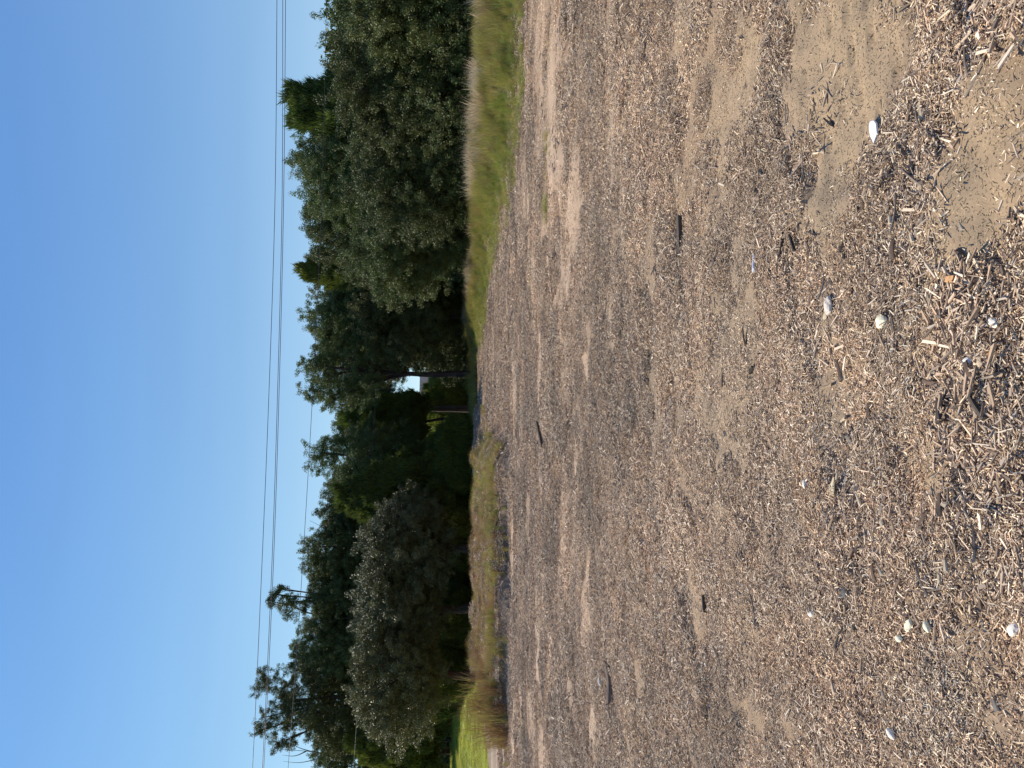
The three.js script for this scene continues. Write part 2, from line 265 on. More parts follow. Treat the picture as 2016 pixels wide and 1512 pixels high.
const speckle = (seed, base, spots) => { const N = 256, c = document.createElement('canvas'); c.width = c.height = N; const g = c.getContext('2d'), r = rand(seed); g.fillStyle = base; g.fillRect(0, 0, N, N); for (let i = 0; i < 420; i++) { g.fillStyle = spots[Math.floor(r() * spots.length)]; g.globalAlpha = 0.2 + r() * 0.6; g.beginPath(); g.ellipse(r() * N, r() * N, 1 + r() * 8, 1 + r() * 5, r() * 3, 0, 7); g.fill(); } const t = new THREE.CanvasTexture(c); t.colorSpace = THREE.SRGBColorSpace; return t; };
const stoneMat = { cream: new THREE.MeshStandardMaterial({ map: speckle(1, 'rgb(238,226,188)', ['rgb(220,200,150)', 'rgb(250,242,215)', 'rgb(200,180,140)']), roughness: 0.85 }), grey: new THREE.MeshStandardMaterial({ map: speckle(2, 'rgb(204,190,172)', ['rgb(96,86,78)', 'rgb(156,142,128)', 'rgb(226,216,200)']), roughness: 0.9 }), white: new THREE.MeshStandardMaterial({ map: speckle(3, 'rgb(228,215,194)', ['rgb(206,190,166)', 'rgb(252,250,246)', 'rgb(205,195,180)']), roughness: 0.8 }) };
// put one piece on the ground, bedded a little
function lay(o, x, z, yaw, tilt = 0, roll = 0, sink = 0) {
  o.rotation.set(roll, yaw, tilt, 'YXZ'); o.position.set(x, 0, z); o.updateMatrixWorld(true);
  const b = new THREE.Box3().setFromObject(o, true); o.position.y = H(x, z) - b.min.y - sink - 0.004 + 0.013 * (1 - bare(x, z)); return o;   // on top of the loose chips where there are any
}
const piece = (name, g, m, label, category, x, z, yaw, tilt = 0, roll = 0, sink = 0.004, group) => lay(solo(name, g, m, label, category, group), x, z, yaw, tilt, roll, sink);

// the pieces one can point at
{ // sawn lumber offcut
  const s = new THREE.Shape(); s.moveTo(-0.135, -0.012); s.lineTo(0.13, -0.012); s.lineTo(0.137, 0.011); s.lineTo(-0.132, 0.012); s.closePath();
  const g = new THREE.ExtrudeGeometry(s, { depth: 0.034, bevelEnabled: true, bevelSize: 0.003, bevelThickness: 0.003, bevelSegments: 2 }); g.translate(0, 0, -0.022);
  piece('lumber_offcut', g, M.dark, 'dark weathered sawn lumber offcut lying across the open mulch', 'lumber', 1.03, -5.0, 0.06, 0.03, 0.1, 0.002);
}
{ // white shard with a small hole
  const s = new THREE.Shape(); [[-0.047, 0.004], [-0.02, -0.017], [0.02, -0.016], [0.036, -0.006], [0.04, 0.012], [0.02, 0.02], [-0.012, 0.017]].forEach(([x, y], i) => i ? s.lineTo(x, y) : s.moveTo(x, y)); s.closePath();
  const h = new THREE.Path(); h.absellipse(0.006, 0.011, 0.006, 0.0022, 0, Math.PI * 2); s.holes.push(h);
  const g = new THREE.ExtrudeGeometry(s, { depth: 0.006, bevelEnabled: true, bevelSize: 0.0015, bevelThickness: 0.0015, bevelSegments: 2 }); g.rotateX(-Math.PI / 2);
  piece('plastic_shard', g, new THREE.MeshStandardMaterial({ color: lin(0.86, 0.87, 0.88), roughness: 0.55 }), 'pointed white plastic shard with a small slot on the bare dirt', 'plastic scrap', 0.965, -2.69, 0.1, 0.03, 0.14, 0);
}
{ const s = new THREE.Shape(); s.moveTo(-0.05, -0.008); s.lineTo(0.05, 0.001); s.lineTo(0.03, 0.012); s.lineTo(-0.035, 0.013); s.closePath();
  const g = new THREE.ExtrudeGeometry(s, { depth: 0.008, bevelEnabled: true, bevelSize: 0.002, bevelThickness: 0.002, bevelSegments: 1 }); g.rotateX(-Math.PI / 2);
  piece('plastic_shard', g, new THREE.MeshStandardMaterial({ color: lin(0.82, 0.83, 0.84), roughness: 0.6 }), 'slim white triangular shard beyond the dark lumber on pale chips', 'plastic scrap', 0.64, -3.77, 3.1, 0.05, 0.5, 0.002);
}
{ const s = new THREE.Shape(); s.moveTo(-0.02, -0.008); s.lineTo(0.019, -0.0075); s.lineTo(0.02, 0.008); s.lineTo(-0.019, 0.0085); s.closePath();
  const g = new THREE.ExtrudeGeometry(s, { depth: 0.014, bevelEnabled: true, bevelSize: 0.0015, bevelThickness: 0.0015, bevelSegments: 2 }); g.rotateX(-Math.PI / 2);
  piece('wood_block', g, M.orange, 'small bright orange wood block at the edge of the bare patch', 'wood block', 0.33, -2.2, 1.5, -0.05, 0.1, 0.001);
}
piece('stone', stoneGeometry(21, 0.026, 0.014, 0.03), stoneMat.cream, 'rounded cream stone among brown chips below the speckled one', 'stone', 0.23, -2.6, 0.4, 0, 0, 0.006, 'loose stones in the mulch');
piece('stone', stoneGeometry(22, 0.042, 0.012, 0.028), stoneMat.grey, 'flat grey speckled stone in the fine brown mulch', 'stone', 0.33, -2.99, 0.15, 0, 0, 0.006, 'loose stones in the mulch');
piece('stone', stoneGeometry(23, 0.05, 0.02, 0.02), stoneMat.white, 'long pale stone beside the half buried dark log', 'stone', -3.06, -7.5, 0.9, 0, 0, 0.004, 'loose stones in the mulch');
[[-1.25, -2.52, 0.018, 'white oblong stone near the frame corner, leftmost of the loose stones'], [-1.0, -3.1, 0.017, 'white heart shaped stone alone in fine grey chips'], [-0.84, -2.45, 0.02, 'largest yellowish stone of the trio on dark mulch'], [-0.81, -2.34, 0.016, 'yellowish stone of the trio nearest the camera'], [-0.9, -2.49, 0.015, 'small yellowish stone of the trio farthest from the camera'], [-0.7, -1.98, 0.02, 'white stone at the very bottom edge of the mulch'], [-0.44, -3.15, 0.015, 'small white stone beside the pale broken splinters'], [0.18, -2.02, 0.017, 'small round white stone beside a yellow splinter'], [0.07, -2.13, 0.017, 'white bean shaped stone among coarse grey chips']].forEach(([x, z, s, label], i) => piece('stone', stoneGeometry(30 + i, s * 1.25, s * 0.6, s * 0.8), i % 5 > 1 && i < 5 ? stoneMat.cream : stoneMat.white, label, 'stone', x, z, i * 0.9 + 1, 0, 0, s * 0.25, 'loose stones in the mulch'));
piece('stick', prism(41, 0.2, 0.009, 0.007, 1, 7, 6, 0.2, 0.04), M.charred, 'blackened stick beside the pale stub beyond the speckled stone', 'stick', 0.71, -3.3, 0.25, 0.06, 0, 0.002, 'larger sticks on the mulch');
piece('stick', prism(42, 0.14, 0.007, 0.006, 1, 7, 5, 0.2, 0.03), M.dark, 'short dark stick lying against the blackened stick', 'stick', 0.68, -3.4, -0.4, 0.05, 0, 0.003, 'larger sticks on the mulch');
piece('stick', prism(43, 0.13, 0.0055, 0.0045, 1, 7, 5, 0.12, 0.01), M.grey, 'straight grey stick at the edge of the bare dirt', 'stick', 0.71, -2.42, 0.85, 0.08, 0, 0.002, 'larger sticks on the mulch');
piece('stick', prism(44, 0.12, 0.008, 0.006, 1, 6, 5, 0.2, 0.03), M.brown, 'dark brown stick half sunk in the bare dirt', 'stick', 0.79, -2.31, 0.15, 0, 0, 0.007, 'larger sticks on the mulch');
piece('stick', prism(45, 0.11, 0.01, 0.007, 0.8, 7, 5, 0.2, 0.05), M.dark, 'thick dark stick in coarse chips at the bottom edge', 'stick', -0.06, -2.08, 0.6, 0.1, 0, 0.002, 'larger sticks on the mulch');
piece('stick', prism(46, 0.075, 0.011, 0.01, 0.9, 7, 4, 0.2, 0.02), M.dark, 'stubby dark stick on the small pale bare spot', 'stick', -0.09, -2.28, 0.1, 0.04, 0, 0.003, 'larger sticks on the mulch');
piece('stick', prism(47, 0.09, 0.007, 0.004, 0.8, 6, 4, 0.2, 0.04), M.tan, 'reddish tan stick with a sharp end in coarse chips', 'stick', 0.0, -2.07, 0.9, 0.07, 0, 0.002, 'larger sticks on the mulch');
piece('stick', prism(48, 0.13, 0.006, 0.004, 1, 6, 5, 0.2, 0.02), M.charred, 'thin black stick on the far left of the fine mulch', 'stick', -1.03, -2.88, -0.6, 0.06, 0, 0.002, 'larger sticks on the mulch');
piece('stick', prism(49, 0.17, 0.007, 0.004, 1, 6, 5, 0.2, 0.04), M.grey, 'pale grey stick lying in the middle distance mulch', 'stick', -1.2, -3.81, 0.3, 0.05, 0, 0.002, 'larger sticks on the mulch');
{ // forked stick: two prongs from one stem
  const a = prism(51, 0.075, 0.007, 0.009, 0.9, 7, 4, 0.15, 0.02), b = prism(52, 0.065, 0.006, 0.003, 0.9, 7, 4, 0.2, 0.06), c = prism(53, 0.06, 0.006, 0.003, 0.9, 7, 4, 0.2, 0.08);
  b.translate(0.032, 0, 0); b.rotateY(0.38); b.translate(0.03, 0, 0); c.translate(0.03, 0, 0); c.rotateY(-0.42); c.translate(0.03, 0, 0);
  const o = thing('forked_stick', 'grey forked stick with two prongs beside the orange block', 'stick', [0, 0, 0]); part('stem', a, M.grey, o); part('prong', b, M.grey, o); part('prong', c, M.grey, o); lay(o, 0.37, -2.26, -1.75, 0.1, 0, 0.002);
}
{ // half buried log with its hollow side toward the camera
  const g = prism(55, 0.36, 0.05, 0.04, 0.8, 9, 6, 0.15, 0.05);
  piece('buried_log', g, M.brown, 'half buried brown log casting a black shadow at far left', 'log', -2.95, -7.2, 0.32, 0, 0, 0.025);
}
piece('wood_clod', stoneGeometry(61, 0.028, 0.011, 0.012), M.brown, 'dark earth clod at the rim of the bare patch by the orange block', 'clod', 0.4, -2.17, 0.7, 0, 0, 0.006);
piece('bark_chunk', prism(62, 0.07, 0.013, 0.004, 0.6, 6, 5, 0.4, 0.03), M.charred, 'black hooked bark chunk on the dirt above the white shard', 'bark', 1.12, -3.03, 0.9, 0.3, 0.4, 0.006);
piece('bark_chunk', prism(63, 0.07, 0.012, 0.009, 0.6, 6, 4, 0.3, 0.05), M.dark, 'slim dark bark chunk just behind the white shard', 'bark', 1.06, -2.68, 0.1, 0.2, 0.2, 0.004);
piece('dry_leaf', (() => { const s = new THREE.Shape(); s.moveTo(-0.03, 0); s.quadraticCurveTo(-0.01, -0.022, 0.03, -0.004); s.quadraticCurveTo(0.012, 0.024, -0.03, 0); const g = new THREE.ExtrudeGeometry(s, { depth: 0.0012, bevelEnabled: false, curveSegments: 6 }); g.rotateX(-Math.PI / 2); const p = g.attributes.position; for (let i = 0; i < p.count; i++) p.setY(i, p.getY(i) + 9 * p.getX(i) * p.getX(i)); g.computeVertexNormals(); return g; })(), new THREE.MeshStandardMaterial({ color: lin(0.72, 0.36, 0.13), roughness: 0.7 }), 'single orange dry leaf among chips at far left', 'leaf', -2.97, -6.1, 0.5, 0.3, 0, 0);
{ // pale curled root
  const c = new THREE.CatmullRomCurve3([[-0.055, 0.004, 0.012], [-0.02, 0.01, 0.003], [0.015, 0.014, -0.004], [0.04, 0.016, -0.004], [0.052, 0.02, -0.018], [0.05, 0.022, -0.032]].map((p) => new THREE.Vector3(...p)));
  piece('root', new THREE.TubeGeometry(c, 18, 0.0028, 6), M.pale, 'thin pale curled root lying over dark chips', 'root', -0.26, -2.45, 1.9, 0, 0, 0.001);
  for (const [x, z, yaw, label] of [[0.52, -2.07, 0.4, 'hair thin dark root on the bare patch, nearer the chips'], [0.42, -1.97, 1.2, 'hair thin dark root on the bare patch at the bottom edge']]) {
    const d = new THREE.CatmullRomCurve3([[-0.03, 0.001, 0], [-0.012, 0.004, 0.004], [0.004, 0.002, -0.004], [0.02, 0.003, -0.002], [0.034, 0.001, 0.008]].map((p) => new THREE.Vector3(...p)));
    piece('root', new THREE.TubeGeometry(d, 14, 0.0011, 5), M.dark, label, 'root', x, z, yaw, 0, 0, 0);
  }
}
piece('wood_block', prism(65, 0.055, 0.012, 0.011, 0.7, 4, 3, 0.1, 0), M.cream, 'fresh yellow square cut chip in dark brown mulch', 'wood block', -0.23, -2.88, 0.75, 0.05, 0, 0.002);
piece('wood_block', prism(66, 0.07, 0.02, 0.008, 0.4, 5, 4, 0.25, 0.05), M.cream, 'split yellow wood wedge with a splinter at its tip', 'wood block', -0.42, -2.95, -0.5, 0.12, 0.1, 0.002);
piece('wood_block', prism(67, 0.03, 0.008, 0.009, 0.7, 4, 3, 0.12, 0), M.orange, 'orange chip slab at the bottom edge left of the bare patch', 'wood block', 0.09, -2.03, 1.4, 0.05, 0, 0.002);

piece('stick', prism(71, 0.5, 0.045, 0.03, 0.7, 8, 6, 0.25, 0.05), M.dark, 'dark branch stub alone in the mulch at middle distance', 'stick', -0.86, -12.6, 0.6, 0.12, 0, 0.01, 'larger sticks on the mulch');
piece('stick', prism(72, 0.09, 0.008, 0.006, 0.9, 6, 4, 0.2, 0.03), M.dark, 'dark stick, the longer arm of the V lying on fine mulch', 'stick', -0.93, -3.95, 0.75, 0.06, 0, 0.002, 'larger sticks on the mulch');
piece('stick', prism(73, 0.07, 0.008, 0.006, 0.9, 6, 4, 0.2, 0.03), M.dark, 'dark stick, the shorter arm of the V lying on fine mulch', 'stick', -0.87, -3.9, -0.15, 0.06, 0, 0.002, 'larger sticks on the mulch');
piece('stick', prism(74, 0.11, 0.014, 0.011, 0.9, 7, 4, 0.25, 0.02), M.dark, 'stubby black stick on pale sandy chips at middle left', 'stick', -1.38, -4.52, 0.05, 0.1, 0, 0.003, 'larger sticks on the mulch');

// three hundred of the larger chips and sticks nearest the camera, one by one
{
  const r = rand(314), kinds = [
    { name: 'twig', group: 'grey twigs in the coarse mulch', label: 'thin grey weathered twig lying loose in the near mulch', cat: 'twig', mats: [M.grey, M.grey], g: [0, 1, 2, 3].map((i) => prism(500 + i, 0.09 + i * 0.012, 0.0042, 0.003, 1, 6, 5, 0.2, 0.05)), n: 62 },
    { name: 'wood_splinter', group: 'tan splinters in the coarse mulch', label: 'tan split wood splinter lying loose in the near mulch', cat: 'splinter', mats: [M.tan, M.tan], g: [0, 1, 2, 3].map((i) => prism(520 + i, 0.06 + i * 0.008, 0.0075, 0.003, 0.5, 5, 4, 0.3, 0.04)), n: 80 },
    { name: 'wood_chip', group: 'pale chips in the coarse mulch', label: 'pale cream wood chip lying loose in the near mulch', cat: 'wood chip', mats: [M.pale], g: [0, 1, 2, 3].map((i) => prism(540 + i, 0.03 + i * 0.006, 0.009, 0.005, 0.45, 5, 3, 0.3, 0.03)), n: 66 },
    { name: 'bark_piece', group: 'dark bark pieces in the coarse mulch', label: 'dark brown bark piece lying loose in the near mulch', cat: 'bark', mats: [M.dark, M.brown], g: [0, 1, 2, 3].map((i) => prism(560 + i, 0.045 + i * 0.012, 0.009, 0.007, 0.6, 6, 4, 0.3, 0.05)), n: 62 },
  ];
  const zones = [[0.2, -2.15, 0.42, 0.18], [-0.3, -2.2, 0.5, 0.25], [1.12, -2.02, 0.2, 0.2], [0.75, -2.45, 0.2, 0.12], [-0.35, -2.85, 0.3, 0.25], [1.0, -3.9, 0.5, 0.5], [-0.8, -2.6, 0.4, 0.45], [0.3, -2.9, 0.5, 0.5], [1.5, -3.6, 0.4, 0.5], [-0.4, -4.2, 1.0, 0.6]];
  for (const k of kinds) for (let i = 0; i < k.n; i++) {
    let x, z, t = 0; do { const q = zones[Math.min(zones.length - 1, Math.floor(Math.pow(r(), 1.35) * zones.length))], a = r() * 6.283, d = Math.sqrt(-2 * Math.log(1 - r() * 0.95)) * 0.62; x = q[0] + Math.cos(a) * d * q[2]; z = q[1] + Math.sin(a) * d * q[3]; t++; } while ((Math.abs(x) > -z * 0.515 || z > -1.93 || (bare(x, z) > 0.7 && r() < 0.9)) && t < 40);
    const m = piece(k.name, k.g[i % k.g.length], k.mats[i % k.mats.length], k.label, k.cat, x, z, r() * 1.4 - 0.7 + (r() < 0.35 ? 1.3 : 0), (r() - 0.5) * 0.35, r() * 0.8, 0.002, k.group);
    m.scale.setScalar(0.75 + r() * 0.5);
  }
}
console.log('pieces done');

// ------------------------------------------------------------------ grass and weeds
function tuft(seed, n, spread, w, lean, curl, head) {   // a bundle of tapering bent blades one metre tall
  const r = rand(seed), P = [], I = []; let k = 0;
  for (let i = 0; i < n; i++) {
    const a = r() * 6.283, q = Math.sqrt(r()) * spread, x = Math.cos(a) * q, z = Math.sin(a) * q, h = 0.45 + 0.55 * r(), b = r() * 6.283, l = lean * (0.3 + r()), c = curl * (0.3 + r()), f = r() * 6.283, fx = Math.cos(f), fz = Math.sin(f);
    const S = 4; for (let s = 0; s <= S; s++) { const t = s / S, o = (l * t + c * t * t) * h, ww = w * (head && s === S - 1 ? 1.9 : 1 - t * 0.85) * (0.7 + 0.3 * h) / 2, px = x + Math.cos(b) * o, pz = z + Math.sin(b) * o, py = h * t * (1 - 0.3 * c * t); P.push(px - fx * ww, py, pz - fz * ww, px + fx * ww, py, pz + fz * ww); if (s < S) { I.push(k, k + 1, k + 2, k + 1, k + 3, k + 2); } k += 2; }
  }
  const g = new THREE.BufferGeometry(); g.setAttribute('position', new THREE.Float32BufferAttribute(P, 3)); g.setIndex(I); g.computeVertexNormals(); return g;
}
const bladeMat = (r, g, b, t = 0.35) => new THREE.MeshPhysicalMaterial({ color: lin(r, g, b), roughness: 0.9, transmission: t, thickness: 0, specularIntensity: 0.5, side: THREE.DoubleSide });
const GM = { green: bladeMat(0.25, 0.28, 0.05), olive: bladeMat(0.38, 0.315, 0.095), straw: bladeMat(0.55, 0.44, 0.29), brown: bladeMat(0.34, 0.23, 0.11), lawn: bladeMat(0.42, 0.45, 0.035), rust: bladeMat(0.26, 0.15, 0.06) };
const TUFT = { fine: [0, 1, 2].map((i) => tuft(700 + i, 40, 0.16, 0.016, 0.25, 0.25)), tall: [0, 1, 2].map((i) => tuft(710 + i, 30, 0.15, 0.014, 0.14, 0.22)), plume: [0, 1, 2].map((i) => tuft(720 + i, 24, 0.14, 0.012, 0.2, 0.5, true)), weed: [0, 1, 2].map((i) => tuft(730 + i, 40, 0.26, 0.02, 0.5, 0.5)), low: [0, 1].map((i) => tuft(740 + i, 40, 0.5, 0.04, 0.9, 0.6)) };
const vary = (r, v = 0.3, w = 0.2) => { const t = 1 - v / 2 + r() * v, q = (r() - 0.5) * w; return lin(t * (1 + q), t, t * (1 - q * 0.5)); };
function field(name, label, lists, count, sample, seed) {
  const r = rand(seed), group = new THREE.Group(); group.name = name; group.userData = { kind: 'stuff', label, category: 'grass' }; scene.add(group);
  const by = new Map();
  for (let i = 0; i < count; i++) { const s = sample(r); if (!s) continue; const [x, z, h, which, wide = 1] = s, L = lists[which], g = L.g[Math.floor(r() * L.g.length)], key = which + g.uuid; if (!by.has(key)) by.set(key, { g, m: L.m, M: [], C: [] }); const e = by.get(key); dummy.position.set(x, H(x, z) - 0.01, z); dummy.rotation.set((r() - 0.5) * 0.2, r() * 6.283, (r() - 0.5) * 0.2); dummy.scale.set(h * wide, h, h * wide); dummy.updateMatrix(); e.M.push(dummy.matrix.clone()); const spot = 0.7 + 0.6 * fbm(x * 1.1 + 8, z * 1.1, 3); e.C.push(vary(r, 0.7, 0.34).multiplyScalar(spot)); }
  let n = 0; for (const e of by.values()) instances('grass_blades', e.g, e.m, e.M, e.C, group), n += e.M.length;
  console.log(name, n);
}
const alongBank = (r, s0, s1) => { // a point at a given distance past the bank's front edge
  const i = 1 + Math.floor(Math.pow(r(), 1.0) * (BANK.length - 4)), [ax, az] = BANK[i], [bx, bz] = BANK[i + 1], t = r(), l = Math.hypot(bx - ax, bz - az);
  if (r() > l / 12.6) return null;
  const nx = -(bz - az) / l, nz = (bx - ax) / l, s = s0 + (s1 - s0) * r(); return [ax + (bx - ax) * t + nx * s, az + (bz - az) * t + nz * s, s];
};
field('tall_grass', 'tall yellow green grass with dry tops along the bank before the oaks', [{ g: TUFT.tall, m: GM.olive }, { g: TUFT.tall, m: GM.straw }, { g: TUFT.plume, m: GM.straw }, { g: TUFT.fine, m: GM.green }, { g: TUFT.tall, m: GM.brown }], 26000, (r) => {
  const p = alongBank(r, 0.5, 4.6); if (!p) return null; const [x, z, s] = p, real = bankSide(x, z); if (real < 0.6) return null;
  const n = fbm(x * 0.7, z * 0.7, 3), c = fbm(x * 0.5 + 30, z * 0.5, 2), edge = smoothstep(real + (n - 0.5) * 1.4, 0.6, 1.8);
  const k = r(), far = z < -30 ? 0.8 : 1, tuss = smoothstep(vnoise(x * 2.3, z * 2.3), 0.25, 0.75), pale = smoothstep(c, 0.47, 0.64); if (real > 2.0 && k < 0.03 + 0.5 * pale * pale * tuss) return [x, z, (0.25 + 0.5 * tuss * tuss + 0.3 * r() * r()) * far, k < 0.25 ? 2 : 1, 0.75];
  if (tuss < 0.12 && r() < 0.6) return null; return [x, z, lerp(0.18, 0.5, edge) * (0.6 + 0.5 * tuss + 0.5 * r() * r()) * far, r() < 0.22 + (1 - edge) * 0.45 + 0.25 * (n - 0.5) ? 3 : r() < 0.12 ? 4 : 0, 1];
}, 801);
field('short_grass', 'short bright green grass at the foot of the bank', [{ g: TUFT.weed, m: GM.green }, { g: TUFT.fine, m: GM.green }, { g: TUFT.weed, m: GM.olive }], 24000, (r) => {
  const p = alongBank(r, -1.6, 1.6); if (!p) return null; const [x, z] = p, real = bankSide(x, z), n = fbm(x * 1.6, z * 1.6, 3); if (real < -0.25 + (n - 0.5) * 4.2 || real > 2) return null;
  return [x, z, (0.07 + 0.16 * r()) * (0.6 + n), r() < 0.4 ? 0 : r() < 0.6 ? 1 : 2, 1.3];
}, 802);
field('dry_weeds', 'brown and olive dry weeds covering the low mulch berm', [{ g: TUFT.weed, m: GM.brown }, { g: TUFT.fine, m: GM.olive }, { g: TUFT.weed, m: GM.olive }, { g: TUFT.fine, m: GM.rust }, { g: TUFT.fine, m: GM.green }], 4600, (r) => {
  const x = -10 + r() * 8.4, z = -19.9 - r() * 6, d = -z - bermLip(x); if (berm(x, z) < 0.06 || d < -0.4 || (d < 0 && r() < 0.6)) return null; const lip = d < 0.8, n = fbm(x * 0.8, z * 0.8, 2);
  const green = x > -4.2 || (lip && n > 0.45); return [x, z, (lip ? 0.16 + 0.2 * r() : 0.08 + 0.2 * r()) * (x < -8.6 ? 1.4 : 1), green && r() < 0.5 ? (r() < 0.5 ? 4 : 2) : r() < 0.4 ? 0 : r() < 0.55 ? 1 : 3, 1];
}, 803);
field('lawn_grass', 'bright yellow green mown lawn rising behind the dirt', [{ g: TUFT.low, m: GM.lawn }], 9000, (r) => { const z = -30 - r() * 22, x = -15.6 - r() * 16; if (lawnAmount(x, z) < 0.6 || x < z * 0.62) return null; return [x, z, 0.09 + 0.06 * r(), 0, 3]; }, 804);
field('understory_grass', 'thin dark grass in the shade behind the berm', [{ g: TUFT.fine, m: GM.olive }, { g: TUFT.tall, m: GM.brown }], 2600, (r) => { const x = -15 + r() * 14, z = -29 - r() * 14; if (lawnAmount(x, z) > 0.1 || bankSide(x, z) > 0 || fbm(x * 0.5, z * 0.5, 2) < 0.42) return null; return [x, z, 0.12 + 0.22 * r(), r() < 0.6 ? 0 : 1, 1]; }, 805);
field('gap_grass', 'sunlit green grass strip beyond the end of the bank', [{ g: TUFT.fine, m: GM.olive }, { g: TUFT.fine, m: GM.green }], 2600, (r) => { const x = -6 + r() * 8, z = -41 - r() * 9; return [x, z, 0.25 + 0.35 * r(), r() < 0.7 ? 0 : 1, 1]; }, 806);
// clumps one can tell apart
function grassClump(label, x, z, h, mat, mat2, n, spread, seed, name = 'grass_clump', list = TUFT.tall) {
  const r = rand(seed), o = thing(name, label, 'grass clump', [x, H(x, z) - 0.02, z]), A = [], B = [];
  for (let i = 0; i < n; i++) { const a = r() * 6.283, q = Math.sqrt(r()) * spread, s = h * (0.6 + 0.5 * r()), g = list[i % list.length].clone(); g.scale(s * 0.9, s, s * 0.9); g.rotateY(r() * 6.283); g.rotateZ((r() - 0.5) * 0.25); const dx = Math.cos(a) * q, dz = Math.sin(a) * q; g.translate(dx, H(x + dx, z + dz) - H(x, z), dz); (r() < 0.6 ? A : B).push(g); }
  if (A.length) part('blades', mergeGeometries(A), mat, o); if (B.length) part('dry_blades', mergeGeometries(B), mat2, o); return o;
}
grassClump('tall rusty brown grass clump at the end of the berm before the lawn', -9.3, -21.0, 1.3, GM.rust, GM.olive, 34, 1.0, 901);
grassClump('rounded green grass clump at the far end of the bank by the gap', 0.1, -42.5, 0.95, GM.green, GM.olive, 26, 0.7, 902);
grassClump('dark grass clump behind the berm, under the juniper', -3.7, -27.6, 0.75, GM.olive, GM.brown, 20, 0.5, 903);
grassClump('thin grass clump behind the middle of the berm', -6.6, -28, 0.75, GM.brown, GM.olive, 12, 0.35, 904);
grassClump('bright green grass clump behind the berm by the reddish trunk', -10, -29.4, 0.7, GM.lawn, GM.green, 16, 0.4, 905);
grassClump('yellow green grass clump at the open end of the berm', -2.6, -20.6, 0.5, GM.olive, GM.green, 26, 0.6, 906);
grassClump('dark green grass clump hanging over the middle of the berm lip', -4.6, -20.3, 0.42, GM.green, GM.olive, 22, 0.7, 907);
grassClump('olive weed clump on the berm lip left of its middle', -6.9, -20.3, 0.5, GM.olive, GM.green, 20, 0.5, 908);
grassClump('low grey green weed clump on the dirt before the lawn', -9.9, -19.9, 0.35, GM.olive, GM.brown, 10, 0.45, 909);
[[3.81, -12.07, 0.16, 0.5, 'green weed patch in the pale sand strip, the widest one'], [5.31, -12.26, 0.1, 0.45, 'low green weed patch in the sand strip nearest the bank'], [2.94, -12.26, 0.2, 0.22, 'small dark green weed tuft at the end of the sand strip'], [-2.27, -16.13, 0.1, 0.4, 'faint green weed patch before the end of the berm'], [-3.2, -15.6, 0.1, 0.35, 'faint green weed patch before the middle of the berm'], [-1.52, -11.3, 0.08, 0.35, 'faint green weed patch in mid mulch before the sandy strip'], [-7.5, -16.1, 0.13, 0.4, 'grey green weed patch beside the tan dirt strip'], [2.2, -14.6, 0.1, 0.5, 'thin green weed streak between sand and bank'], [-5.4, -15.9, 0.08, 0.3, 'small green weed patch before the shaded berm face']].forEach(([x, z, h, s, label], i) => grassClump(label, x, z, h, GM.green, GM.olive, 16, s, 920 + i, 'weed_patch', TUFT.weed));
console.log('grass done');

// ------------------------------------------------------------------ trees
function leafSpray(seed, n, radius, len, wide, flat) {
  const r = rand(seed), P = [], C = [], v = new THREE.Vector3(), q = new THREE.Quaternion(), e = new THREE.Euler();
  for (let i = 0; i < n; i++) {
    const a = r() * 6.283, b = Math.acos(2 * r() - 1), d = radius * Math.cbrt(r()), cx = d * Math.sin(b) * Math.cos(a), cy = d * Math.cos(b) * flat, cz = d * Math.sin(b) * Math.sin(a);
    e.set((r() - 0.5) * 2.6, r() * 6.283, (r() - 0.5) * 2.6); q.setFromEuler(e); const l = len * (0.7 + 0.6 * r()), w = wide * (0.7 + 0.6 * r()), t = 0.7 + 0.6 * r(), y = (r() - 0.5) * 0.25;
    const pts = [[-l / 2, 0, 0], [0, l * 0.08, -w / 2], [l / 2, 0, 0], [0, l * 0.08, w / 2]].map((p) => { v.set(...p).applyQuaternion(q); return [v.x + cx, v.y + cy, v.z + cz]; });
    for (const k of [0, 1, 2, 0, 2, 3]) { P.push(...pts[k]); C.push(t * (1 + y), t, t * (1 - y)); }
  }
  const g = new THREE.BufferGeometry(); g.setAttribute('position', new THREE.Float32BufferAttribute(P, 3)); g.setAttribute('color', new THREE.Float32BufferAttribute(C, 3)); g.computeVertexNormals(); return g;
}
function plumeSpray(seed, n) { // juniper: upswept feathery strands
  const r = rand(seed), P = [], C = [];
  for (let i = 0; i < n; i++) { const a = r() * 6.283, q = 0.2 * Math.sqrt(r()), x = Math.cos(a) * q, z = Math.sin(a) * q, y = -0.25 + r() * 0.4, l = 0.1 + r() * 0.16, o = 0.35 + r() * 0.5, f = r() * 6.283, w = 0.016 + r() * 0.018, t = 0.7 + 0.6 * r(); const tx = x + Math.cos(a) * l * o, tz = z + Math.sin(a) * l * o, ty = y + l; P.push(x - Math.cos(f) * w, y, z - Math.sin(f) * w, x + Math.cos(f) * w, y, z + Math.sin(f) * w, tx, ty, tz); for (let k = 0; k < 3; k++) C.push(t, t, t); }
  const g = new THREE.BufferGeometry(); g.setAttribute('position', new THREE.Float32BufferAttribute(P, 3)); g.setAttribute('color', new THREE.Float32BufferAttribute(C, 3)); g.computeVertexNormals(); return g;
}
const OAKS = [0, 1, 2, 3].map((i) => leafSpray(1000 + i, 30, 0.14, 0.06, 0.033, 0.85)), JUNI = [0, 1, 2].map((i) => plumeSpray(1010 + i, 60)), FAR = [0, 1].map((i) => leafSpray(1020 + i, 40, 0.34, 0.15, 0.1, 0.8));
